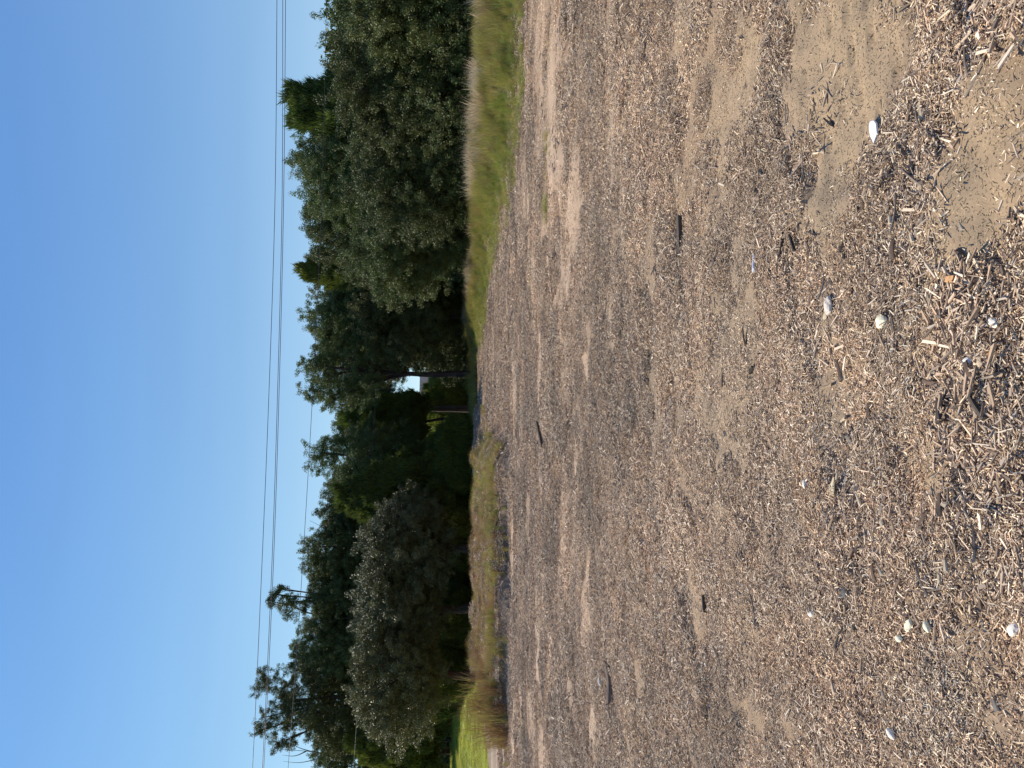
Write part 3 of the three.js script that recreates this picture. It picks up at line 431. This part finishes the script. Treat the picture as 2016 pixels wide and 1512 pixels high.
const leafMat = (r, g, b, rough, t) => new THREE.MeshPhysicalMaterial({ color: lin(r, g, b), vertexColors: true, roughness: rough, transmission: t, thickness: 0, specularIntensity: rough < 0.45 ? 0.7 : 0.42, side: THREE.DoubleSide });
const LM = { oak: leafMat(0.128, 0.155, 0.042, 0.52, 0.42), glossy: leafMat(0.165, 0.17, 0.055, 0.42, 0.38), juniper: leafMat(0.12, 0.155, 0.022, 0.8, 0.4), bright: leafMat(0.26, 0.32, 0.06, 0.8, 0.35), far: leafMat(0.18, 0.20, 0.05, 0.85, 0.25) };
const barkTex = grainTexture(12, 'rgb(190,180,170)', 'rgb(40,34,30)', 500); barkTex.repeat.set(3, 1);
const bark = new THREE.MeshStandardMaterial({ color: lin(0.14, 0.115, 0.095), map: barkTex, bumpMap: barkTex, bumpScale: 0.02, roughness: 0.95 }), redBark = new THREE.MeshStandardMaterial({ color: lin(0.2, 0.105, 0.075), map: barkTex, bumpMap: barkTex, bumpScale: 0.02, roughness: 0.95 });
function limb(points, r0, r1, sides = 7) { // tapered bent tube
  const c = new THREE.CatmullRomCurve3(points), n = Math.max(5, points.length * 3), g = new THREE.TubeGeometry(c, n, 1, sides), p = g.attributes.position, q = new THREE.Vector3();
  for (let i = 0; i <= n; i++) { c.getPointAt(i / n, q); const rad = lerp(r0, r1, Math.pow(i / n, 0.8)); for (let k = 0; k <= sides; k++) { const j = i * (sides + 1) + k; p.setXYZ(j, q.x + (p.getX(j) - q.x) * rad, q.y + (p.getY(j) - q.y) * rad, q.z + (p.getZ(j) - q.z) * rad); } }
  g.computeVertexNormals(); return g;
}
const V3 = (x, y, z) => new THREE.Vector3(x, y, z);
function tree(kind, label, x, z, top, low, half, seed, opt = {}) {
  const r = rand(seed), y0 = H(x, z) - 0.05, o = thing(kind, label, 'tree', [x, y0, z], 0, kind === 'live_oak' ? 'live oaks of the tree line' : 'junipers among the oaks');
  const h = top - y0, b = Math.max(0.4, low - y0), oak = kind === 'live_oak', cy = (h + b) / 2, ry = (h - b) / 2, lobes = [], dense = opt.dense ?? 1;
  const depth = half * (opt.depth ?? 1);
  if (oak) {
    const area = 4 * Math.PI * Math.pow((half * depth + 2 * half * ry) / 3, 1), n = Math.round(clamp(area * 0.4, 12, 44));
    for (let i = 0; i < n; i++) { const a = i * 2.39996 + r() * 0.8, u = 1 - 2 * (i + 0.5) / n, s = Math.sqrt(1 - u * u), rad = (0.42 + 0.4 * r()) * Math.min(1.25, half / 2.1), k = 0.72 + 0.34 * r(); lobes.push([Math.cos(a) * s * Math.max(0.3, half - rad) * k, cy + u * (ry - rad * 0.7) * (0.8 + 0.3 * r()), Math.sin(a) * s * Math.max(0.3, depth - rad) * k, rad]); }
    for (let i = 0; i < n * 0.3; i++) { const a = r() * 6.283, q = Math.sqrt(r()) * 0.6; lobes.push([Math.cos(a) * q * half, cy + (r() - 0.5) * ry, Math.sin(a) * q * depth, 0.6 + 0.4 * r()]); }
    for (const e of opt.extra || []) lobes.push(e);
  } else {
    const n = Math.round(16 + half * 8);
    for (let i = 0; i < n; i++) { const t = Math.pow((i + 0.5) / n, 0.9), w = half * Math.pow(Math.max(0.05, 1 - t), 0.55), a = i * 2.4 + r(), rad = lerp(0.75, 0.36, t) * (0.8 + 0.4 * r()); lobes.push([Math.cos(a) * Math.max(0, w - rad * 0.6), lerp(b + 0.3, h - rad * 0.8, t), Math.sin(a) * Math.max(0, w - rad * 0.6), rad]); }
  }
  // trunk and limbs
  const lean = [(r() - 0.5) * 0.5 + (opt.lean || 0), (r() - 0.5) * 0.5], fork = oak ? Math.max(0.7, b * 0.75 + 0.25) : h * 0.8, r0 = oak ? 0.09 + half * 0.045 : 0.13;
  const bm = opt.red ? redBark : bark, forkP = V3(lean[0] * fork * 0.25, fork, lean[1] * fork * 0.25);
  part('trunk', limb([V3(0, -0.1, 0), V3(lean[0] * 0.2, fork * 0.35, lean[1] * 0.1), V3(lean[0] * fork * 0.2 - 0.05, fork * 0.7, lean[1] * fork * 0.1), forkP], r0 * 1.25, r0 * (oak ? 0.75 : 0.2), 9), bm, o);
  if (oak) {
    const ends = lobes.slice().sort((p, q) => q[1] - p[1]).filter((_, i) => i % 3 === 0).slice(0, 9), twigs = [];
    ends.forEach((e) => { const mid = V3(lerp(forkP.x, e[0], 0.45) + (r() - 0.5) * 0.5, lerp(forkP.y, e[1], 0.55) + 0.1, lerp(forkP.z, e[2], 0.45) + (r() - 0.5) * 0.5), end = V3(e[0], e[1] + e[3] * 0.3, e[2]); part('limb', limb([forkP.clone().setY(fork * 0.96), mid, end], r0 * 0.55, r0 * 0.1, 6), bm, o); for (let k = 0; k < 3; k++) { const a = r() * 6.283; twigs.push(limb([mid.clone().lerp(end, 0.3 + r() * 0.5), end.clone().add(V3(Math.cos(a) * e[3] * 0.5, e[3] * (r() - 0.2) * 0.6, Math.sin(a) * e[3] * 0.5)), end.clone().add(V3(Math.cos(a) * e[3] * 0.95, e[3] * (r() - 0.1) * 0.9, Math.sin(a) * e[3] * 0.95))], r0 * 0.14, 0.008, 4)); } });
    const t = part('branchlets', mergeGeometries(twigs), bm, o); t.userData.kind = 'stuff';
  }
  for (const pts of opt.bough || []) part('limb', limb(pts.map((p) => V3(...p)), r0 * (opt.thin ? 0.2 : 0.42), opt.thin ? 0.006 : 0.02, 6), bm, o);
  // crown
  const sets = new Map(), list = oak ? OAKS : JUNI, tw = 0.78 + r() * 0.5, warm = (r() - 0.5) * 0.24;
  const spray = (px, py, pz) => {
    const g = list[Math.floor(r() * list.length)];
    dummy.position.set(px, Math.max(0.1, py), pz);
    if (oak) dummy.rotation.set(r() * 6.283, r() * 6.283, r() * 6.283); else dummy.rotation.set((r() - 0.5) * 0.7, r() * 6.283, (r() - 0.5) * 0.7);
    dummy.scale.setScalar((oak ? 0.8 : 0.85) + r() * 0.5); dummy.updateMatrix();
    if (!sets.has(g)) sets.set(g, { m: [], c: [] }); const e = sets.get(g); e.m.push(dummy.matrix.clone()); const t = tw * (0.75 + 0.5 * r()), w = warm + (r() - 0.5) * 0.16; e.c.push(lin(t * (1 + w), t, t * (1 - w)));
  };
  for (const [lx, ly, lz, rad] of lobes) {   // each lobe is a cluster of leafy clumps with gaps between them
    const n = Math.round((oak ? 22 : 26) * Math.pow(rad, 1.5) * dense) + 3;
    for (let i = 0; i < n; i++) {
      const a = r() * 6.283, u = 2 * r() - 1, s = Math.sqrt(1 - u * u), k = rad * (0.35 + 0.85 * Math.pow(r(), 0.8)) * (rad < 0.65 ? 1.25 : 1), cr = (oak ? 0.15 : 0.13) + 0.22 * r() * r();
      const cx = lx + Math.cos(a) * s * k, cyy = ly + u * k * (oak ? 0.85 : 1.15), cz = lz + Math.sin(a) * s * k, m = Math.round((oak ? 5 : 6) + 22 * cr);
      const len = (oak ? 0.25 : 0.3) + cr * (0.6 + 1.6 * r()), ox = Math.cos(a) * s + (r() - 0.5) * 1.1, oy = (oak ? 0.55 : 1.0) * u + (oak ? 0.15 : 0.8) + (r() - 0.5) * 0.8, oz = Math.sin(a) * s + (r() - 0.5) * 1.1, on = len / Math.hypot(ox, oy, oz);
      for (let j = 0; j < m; j++) { const t = (j + r()) / m, jit = cr * (1.25 - t) * 0.85; spray(cx + ox * on * (t - 0.35) + (r() - 0.5) * jit * 2, cyy + oy * on * (t - 0.35) + (r() - 0.5) * jit * 1.7, cz + oz * on * (t - 0.35) + (r() - 0.5) * jit * 2); }
    }
  }
  const crown = new THREE.Group(); crown.name = 'crown'; crown.userData.kind = 'stuff'; o.add(crown); let n = 0;
  for (const [g, e] of sets) { instances('leaves', g, opt.mat || (oak ? LM.oak : LM.juniper), e.m, e.c, crown, null); n += e.m.length; }
  leafCount += n; return o;
}
let leafCount = 0;
tree('live_oak', 'dark oak cut off by the right end of the tree line', 12.4, -24, 4.9, 1.2, 2.2, 2001);
tree('live_oak', 'dense dark oak below the pointed juniper at the right', 10.9, -27, 5.9, 1.0, 2.7, 2002);
tree('juniper', 'bright green pointed juniper rising above the oaks at the right', 12.6, -34, 8.8, 2.0, 2.1, 2003);
tree('live_oak', 'tall oak next to the pointed juniper, behind the front row', 10.3, -36, 9.0, 3.2, 3.4, 2004);
tree('live_oak', 'wide front oak in the middle of the right tree wall', 8.6, -30, 5.8, 1.0, 3.2, 2005);
tree('live_oak', 'rounded high oak above the middle of the grassy bank', 8.2, -40, 9.6, 2.4, 2.8, 2006);
tree('live_oak', 'front oak leaning over the tall grass, second from the dark trunk', 6.6, -35, 6.3, 0.9, 3.1, 2007);
tree('juniper', 'narrow green juniper in the skyline dip over the bank', 6.7, -44, 9.9, 2.2, 1.7, 2008);
tree('live_oak', 'high oak behind the bulging front oak of the bank', 3.9, -46, 10.4, 3.6, 2.9, 2009);
tree('live_oak', 'bulging front oak with a dark trunk at the end of the bank', 4.0, -43, 7.3, 0.9, 3.4, 2010, { lean: -0.3 });
tree('live_oak', 'spiky oak crown leaning out over the gap', 0.6, -44, 10.5, 5.0, 2.0, 2011, { dense: 0.8, extra: [[-1.5, 9.3, 0, 0.5], [-1.7, 8.6, 0.2, 0.4]], bough: [[[0, 4.5, 0], [-0.6, 7, 0], [-1.6, 9.1, 0]]] });
tree('live_oak', 'thin see-through oak filling the gap in the tree line', -1.9, -56, 10.0, 4.7, 3.2, 2012, { dense: 0.6, lean: 0.3 });
tree('juniper', 'olive juniper hanging in the gap above the grey roof', -2.4, -52, 8.8, 3.4, 1.7, 2013, { dense: 0.9, lean: -0.2 });
tree('live_oak', 'open oak with visible limbs just left of the gap', -4.7, -48, 10.4, 2.4, 2.7, 2014, { dense: 0.62 });
tree('juniper', 'broad bright juniper between the gap and the rounded front oaks', -6.4, -43, 7.7, 1.2, 2.8, 2015, { dense: 1.1 });
tree('live_oak', 'oak directly behind the broad bright juniper', -8.9, -52, 10.6, 4.4, 3.3, 2016);
tree('live_oak', 'high oak just left of the broad juniper in the back row', -11.7, -52, 11.8, 4.4, 3.5, 2017);
tree('live_oak', 'glossy rounded front oak nearest the broad juniper', -8.5, -38, 6.1, 1.4, 3.4, 2018, { mat: LM.glossy, lean: 0.2 });
tree('live_oak', 'glossy front oak in the middle of three behind the berm', -11.7, -39, 6.8, 1.9, 3.7, 2019, { mat: LM.glossy, lean: -0.4 });
tree('live_oak', 'glossy front oak with a reddish trunk at the lawn corner', -15.0, -38, 6.7, 1.7, 3.5, 2020, { mat: LM.glossy, red: true, lean: 0.3 });
tree('live_oak', 'oak with one bare bough reaching high above the skyline', -14.8, -50, 11.5, 4.4, 3.1, 2021, { dense: 0.9, extra: [[0.2, 12.3, 0, 0.4], [0.6, 12.9, 0.2, 0.42], [-0.1, 11.6, 0, 0.4], [0.9, 13.3, 0, 0.36], [0.2, 13.3, 0.2, 0.3], [-0.5, 12.5, 0, 0.25], [0.5, 12.0, 0.3, 0.3], [1.2, 12.6, 0, 0.25]], bough: [[[0, 8, 0], [-0.4, 10.5, 0.3], [0.3, 12.4, 0.2], [0.4, 13.2, 0.1]]] });
tree('live_oak', 'back row oak left of the one with the high bough', -17.6, -51, 12.0, 4.4, 2.7, 2022);
tree('live_oak', 'tallest oak with two crown lobes above the lawn', -21.9, -52, 13.0, 5.4, 3.7, 2023, { extra: [[1.3, 11.8, 0, 0.9], [1.7, 12.5, 0, 0.6], [1.2, 12.9, 0.3, 0.45], [2.1, 13.0, 0, 0.35], [-1.2, 11.7, 0, 0.9], [-1.5, 12.5, 0, 0.6], [-0.9, 12.9, 0.3, 0.45], [-1.9, 13.1, 0, 0.35], [-2.6, 11.3, 0, 0.7], [-2.9, 12.0, 0, 0.4], [0.2, 11.6, 0.4, 0.8]] });
tree('live_oak', 'oak with bare top twigs at the left end of the tree line', -27.2, -55, 11.6, 3.0, 3.1, 2024, { thin: true, bough: [[[0, 8, 0], [0.4, 10.5, 0], [0.6, 12.4, 0]], [[0, 9, 0], [-0.3, 11, 0.2], [-0.1, 12.2, 0.3]], [[0.3, 10, 0], [0.7, 11, 0.1], [1.2, 11.9, 0.1]], [[0.4, 10.6, 0], [0.1, 11.4, 0], [0.2, 12.3, 0]]] });
tree('juniper', 'dark green juniper below the tallest oak beside the lawn', -23.5, -49, 8.0, 2.2, 2.2, 2025);
tree('live_oak', 'oak behind the dense dark oak at the right end', 15.1, -31, 6.6, 1.0, 2.4, 2031);
tree('live_oak', 'oak in the back row between the pointed juniper and the rounded high oak', 13.0, -40, 9.2, 2.4, 2.6, 2032);
tree('live_oak', 'back row oak beside the narrow green juniper', 6.3, -48.5, 10.2, 2.8, 2.6, 2033);
tree('live_oak', 'back row oak between the high oak and the spiky leaning one', 2.1, -48, 10.4, 2.8, 2.4, 2034);
tree('live_oak', 'faint thin oak far back beside the open oak', -3.3, -60, 10.6, 5.0, 2.6, 2035, { dense: 0.55 });
tree('live_oak', 'back row oak over the top of the broad juniper', -7.0, -55, 10.4, 2.6, 2.7, 2036);
tree('live_oak', 'back row oak just right of the high bough', -14.3, -55, 11.9, 2.8, 3.0, 2037);
tree('live_oak', 'back row oak right beside the tallest one', -20.9, -56, 13.2, 2.8, 2.6, 2038);
tree('live_oak', 'back row oak between the tallest oak and the bare twigs', -25.6, -57, 12.6, 2.6, 2.8, 2039);
// understory: shrubs in the shade of the oaks
function shrub(label, x, z, hgt, half, seed, mat = LM.oak, list = OAKS, dens = 1) {
  const r = rand(seed), o = thing('shrub', label, 'shrub', [x, H(x, z) - 0.03, z], 0, 'understory shrubs'), sets = new Map(), stems = [];
  for (let i = 0; i < 5; i++) { const a = r() * 6.283; stems.push(limb([V3(0, 0, 0), V3(Math.cos(a) * half * 0.25, hgt * 0.4, Math.sin(a) * half * 0.25), V3(Math.cos(a) * half * 0.6, hgt * 0.8, Math.sin(a) * half * 0.6)], 0.035, 0.01, 5)); }
  part('stems', mergeGeometries(stems), bark, o);
  const n = Math.round(half * hgt * 230 * dens);
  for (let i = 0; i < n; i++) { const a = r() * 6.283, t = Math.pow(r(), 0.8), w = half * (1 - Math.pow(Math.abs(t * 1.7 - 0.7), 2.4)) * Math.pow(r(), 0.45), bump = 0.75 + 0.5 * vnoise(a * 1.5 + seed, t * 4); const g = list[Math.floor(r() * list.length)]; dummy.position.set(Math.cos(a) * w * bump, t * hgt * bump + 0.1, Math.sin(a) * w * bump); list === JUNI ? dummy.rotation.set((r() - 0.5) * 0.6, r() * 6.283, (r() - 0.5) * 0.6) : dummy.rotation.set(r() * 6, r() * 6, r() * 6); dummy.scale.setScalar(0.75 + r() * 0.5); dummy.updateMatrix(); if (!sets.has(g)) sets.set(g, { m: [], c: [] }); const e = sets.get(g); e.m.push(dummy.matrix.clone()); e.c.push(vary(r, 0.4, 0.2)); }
  const crown = new THREE.Group(); crown.name = 'foliage'; crown.userData.kind = 'stuff'; o.add(crown);
  for (const [g, e] of sets) { instances('leaves', g, mat, e.m, e.c, crown, null); leafCount += e.m.length; }
}
[[14.2, -23, 2.6, 1.6], [11.6, -23.6, 2.3, 1.5], [9.9, -25.4, 2.5, 1.6], [8.6, -27.6, 2.4, 1.5], [8.0, -31, 2.6, 1.7], [7.0, -33.5, 2.4, 1.6], [7.0, -38, 2.4, 1.6], [5.6, -43.5, 2.8, 1.8], [1.5, -47, 2.8, 1.6], [3.2, -46, 2.4, 1.7], [2.3, -49, 2.6, 1.8]].forEach(([x, z, h, w], i) => shrub(['dark shrub under the oak at the right end', 'dark shrub below the pointed juniper behind the grass', 'dark shrub behind the palest dry grass heads', 'dark shrub under the wide front oak', 'dark shrub between the wide oak and the leaning oak', 'dark shrub behind the middle of the tall grass', 'dark shrub under the leaning front oak', 'dark shrub right of the dark trunk', 'dark shrub behind the dark trunk beside the gap', 'dark shrub under the bulging oak right of its trunk', 'dark shrub farther back under the bulging oak'][i], x, z, h, w, 2100 + i));
[[-3.2, -42.5, 2.2, 1.3], [-4.6, -41.5, 2.3, 1.4], [-7.6, -42.5, 2.2, 1.3], [-9.6, -43.5, 1.5, 1.2], [-18.6, -45, 2.2, 1.4], [-11.2, -46, 2.2, 1.6], [-14.4, -46.5, 1.7, 1.5], [-6.0, -46, 3.2, 1.8], [-16.9, -43, 2.6, 1.3], [-13.5, -43.5, 2.2, 1.6], [-15.4, -44.5, 2.2, 1.5]].forEach(([x, z, h, w], i) => shrub(['black looking shrub at the left side of the gap', 'dark shrub in front of the open oak', 'dark shrub at the foot of the broad juniper', 'low dark shrub behind the front oak trunks', 'dark shrub between the reddish trunk and the lawn', 'dark shrub filling the space behind the middle front oak', 'low dark shrub between the middle oak and the reddish trunk', 'tall dark shrub behind the broad juniper', 'dark shrub directly behind the reddish trunk', 'dark shrub right behind the middle front oak', 'dark shrub a little right of the reddish trunk'][i], x, z, h, w, 2120 + i, LM.juniper, JUNI, 1.2));
[[-24.5, -54, 2.6, 2.0], [-28.5, -53, 2.6, 2.0], [-21, -54.5, 2.4, 1.8]].forEach(([x, z, h, w], i) => shrub(['dark shrub at the far edge of the lawn below the juniper', 'dark shrub at the far edge of the lawn by the frame edge', 'dark shrub at the far lawn edge below the tallest oak'][i], x, z, h, w, 2130 + i));
[[-2.2, -60, 3.3, 2.2], [-4.4, -62, 2.8, 1.9], [-0.2, -59, 3.0, 1.9], [-12.4, -62, 3.4, 2.4], [-16.8, -62, 3.6, 2.6]].forEach(([x, z, h, w], i) => shrub(['sunlit yellow green bush in the gap below the grey roof', 'sunlit green bush at the left of the gap', 'sunlit green bush at the right of the gap behind the clump', 'sunlit bush seen between the trunks of the glossy middle oak', 'sunlit bush seen beside the reddish trunk'][i], x, z, h, w, 2140 + i, LM.bright, JUNI, 1.1));
console.log('leaf sprays', leafCount);
// woods behind, read as one mass
function mass(name, label, n, seed, mat, sample) {
  const r = rand(seed), group = new THREE.Group(), sets = new Map(); group.name = name; group.userData = { kind: 'stuff', label, category: 'woodland' }; scene.add(group);
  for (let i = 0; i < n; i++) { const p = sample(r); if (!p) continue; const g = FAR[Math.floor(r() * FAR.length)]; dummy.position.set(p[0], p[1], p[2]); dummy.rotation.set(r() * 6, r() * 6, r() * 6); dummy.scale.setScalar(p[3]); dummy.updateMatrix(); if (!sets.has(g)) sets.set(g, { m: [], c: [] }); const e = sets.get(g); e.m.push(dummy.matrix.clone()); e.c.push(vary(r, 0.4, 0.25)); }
  for (const [g, e] of sets) instances('leaves', g, mat, e.m, e.c, group);
}
mass('dark_woodland', 'dark woods filling the space behind the right oaks', 6500, 2201, LM.oak, (r) => { const z = -36 - r() * 18, x = lerp(6, 24, r()) + (z + 36) * 0.12; if (bankSide(x, z) < 4) return null; const h = 6.2 * (0.6 + 0.6 * vnoise(x * 0.5, z * 0.5)); return [x, H(x, z) + r() * h, z, 1.3 + r() * 0.8]; });
mass('distant_woodland', 'sunlit distant trees seen between the trunks', 9000, 2202, LM.far, (r) => { const a = -0.75 + r() * 1.5, d = 82 + r() * 16, x = Math.sin(a) * d, z = -Math.cos(a) * d, h = 2.2 + 4.2 * fbm(x * 0.12 + 4, z * 0.05, 3); if (x > -9 && x < 4 && r() < 0.75) return null; return [x, H(x, z) + r() * h, z, 2.2 + r() * 1.6]; });

// ------------------------------------------------------------------ house behind the gap
{
  const o = thing('house', 'pale house with a dark grey roof glimpsed through the gap', 'house', [-2.4, H(-2.4, -84) - 0.2, -84], 0.5);
  const wall = new THREE.MeshStandardMaterial({ color: lin(0.62, 0.6, 0.56), roughness: 0.9 }), roofM = new THREE.MeshStandardMaterial({ color: lin(0.17, 0.16, 0.165), map: soilMap, roughness: 0.9 }), glass = new THREE.MeshStandardMaterial({ color: lin(0.03, 0.035, 0.04), roughness: 0.1 });
  const s = new THREE.Shape(); s.moveTo(-4, 0); s.lineTo(4, 0); s.lineTo(4, 2.7); s.lineTo(0, 5.0); s.lineTo(-4, 2.7); s.closePath();
  const g = new THREE.ExtrudeGeometry(s, { depth: 7, bevelEnabled: false }); g.translate(0, 0, -3.5); g.rotateY(Math.PI / 2); part('wall', g, wall, o);
  for (const e of [-1, 1]) { const q = new THREE.BoxGeometry(7.8, 0.14, 4.95); q.rotateX(e * 0.521); q.translate(0, 3.96, e * 2.16); part('roof', q, roofM, o); }
  for (const x of [-1.9, 1.9]) { const w = part('window', new THREE.BoxGeometry(1.1, 1.2, 0.06), glass, o); w.position.set(x, 1.5, 4.02); const f = part('frame', new THREE.BoxGeometry(1.3, 0.08, 0.1), wall, w); f.position.set(0, 0.64, 0.02); }
}

// ------------------------------------------------------------------ power lines
{
  const wireM = new THREE.MeshStandardMaterial({ color: lin(0.06, 0.06, 0.065), roughness: 0.5 });
  const wires = [
    ['topmost power line crossing the clear sky', -20, 0.0078, [[15.52, 6.146], [10.15, 6.159], [4.78, 6.211], [-0.32, 6.368], [-4.61, 6.539], [-10.12, 6.787], [-15.30, 7.074]]],
    ['second power line down, just above its close twin', -20.03, 0.0078, [[15.53, 6.014], [10.16, 6.014], [4.78, 6.034], [-0.32, 6.152], [-4.62, 6.290], [-10.13, 6.539], [-15.32, 6.826]]],
    ['third power line down, close below its twin', -20.06, 0.0078, [[15.54, 5.935], [10.16, 5.949], [4.78, 6.001], [-0.32, 6.119], [-4.62, 6.257], [-10.13, 6.512], [-15.32, 6.800]]],
    ['fourth power line, skimming the tops of the oaks', -20, 0.0068, [[15.62, 4.706], [10.21, 4.866], [4.40, 5.011], [-0.32, 5.236], [-3.82, 5.435], [-7.32, 5.659], [-10.16, 5.870], [-15.35, 6.251]]],
    ['lowest power line, seen against the trees in the gap', -45.5, 0.018, [[1.73, 5.932], [-4.45, 6.329], [-13.69, 6.816], [-21.08, 7.273], [-25.99, 7.607]]]];
  for (const [label, z, rad, pts] of wires) solo('power_line', new THREE.TubeGeometry(new THREE.CatmullRomCurve3(pts.map(([x, y]) => V3(x, y, z))), 60, rad, 6), wireM, label, 'power line', 'power lines over the tree line');
}
shadows(scene);
renderer.render(scene, camera);
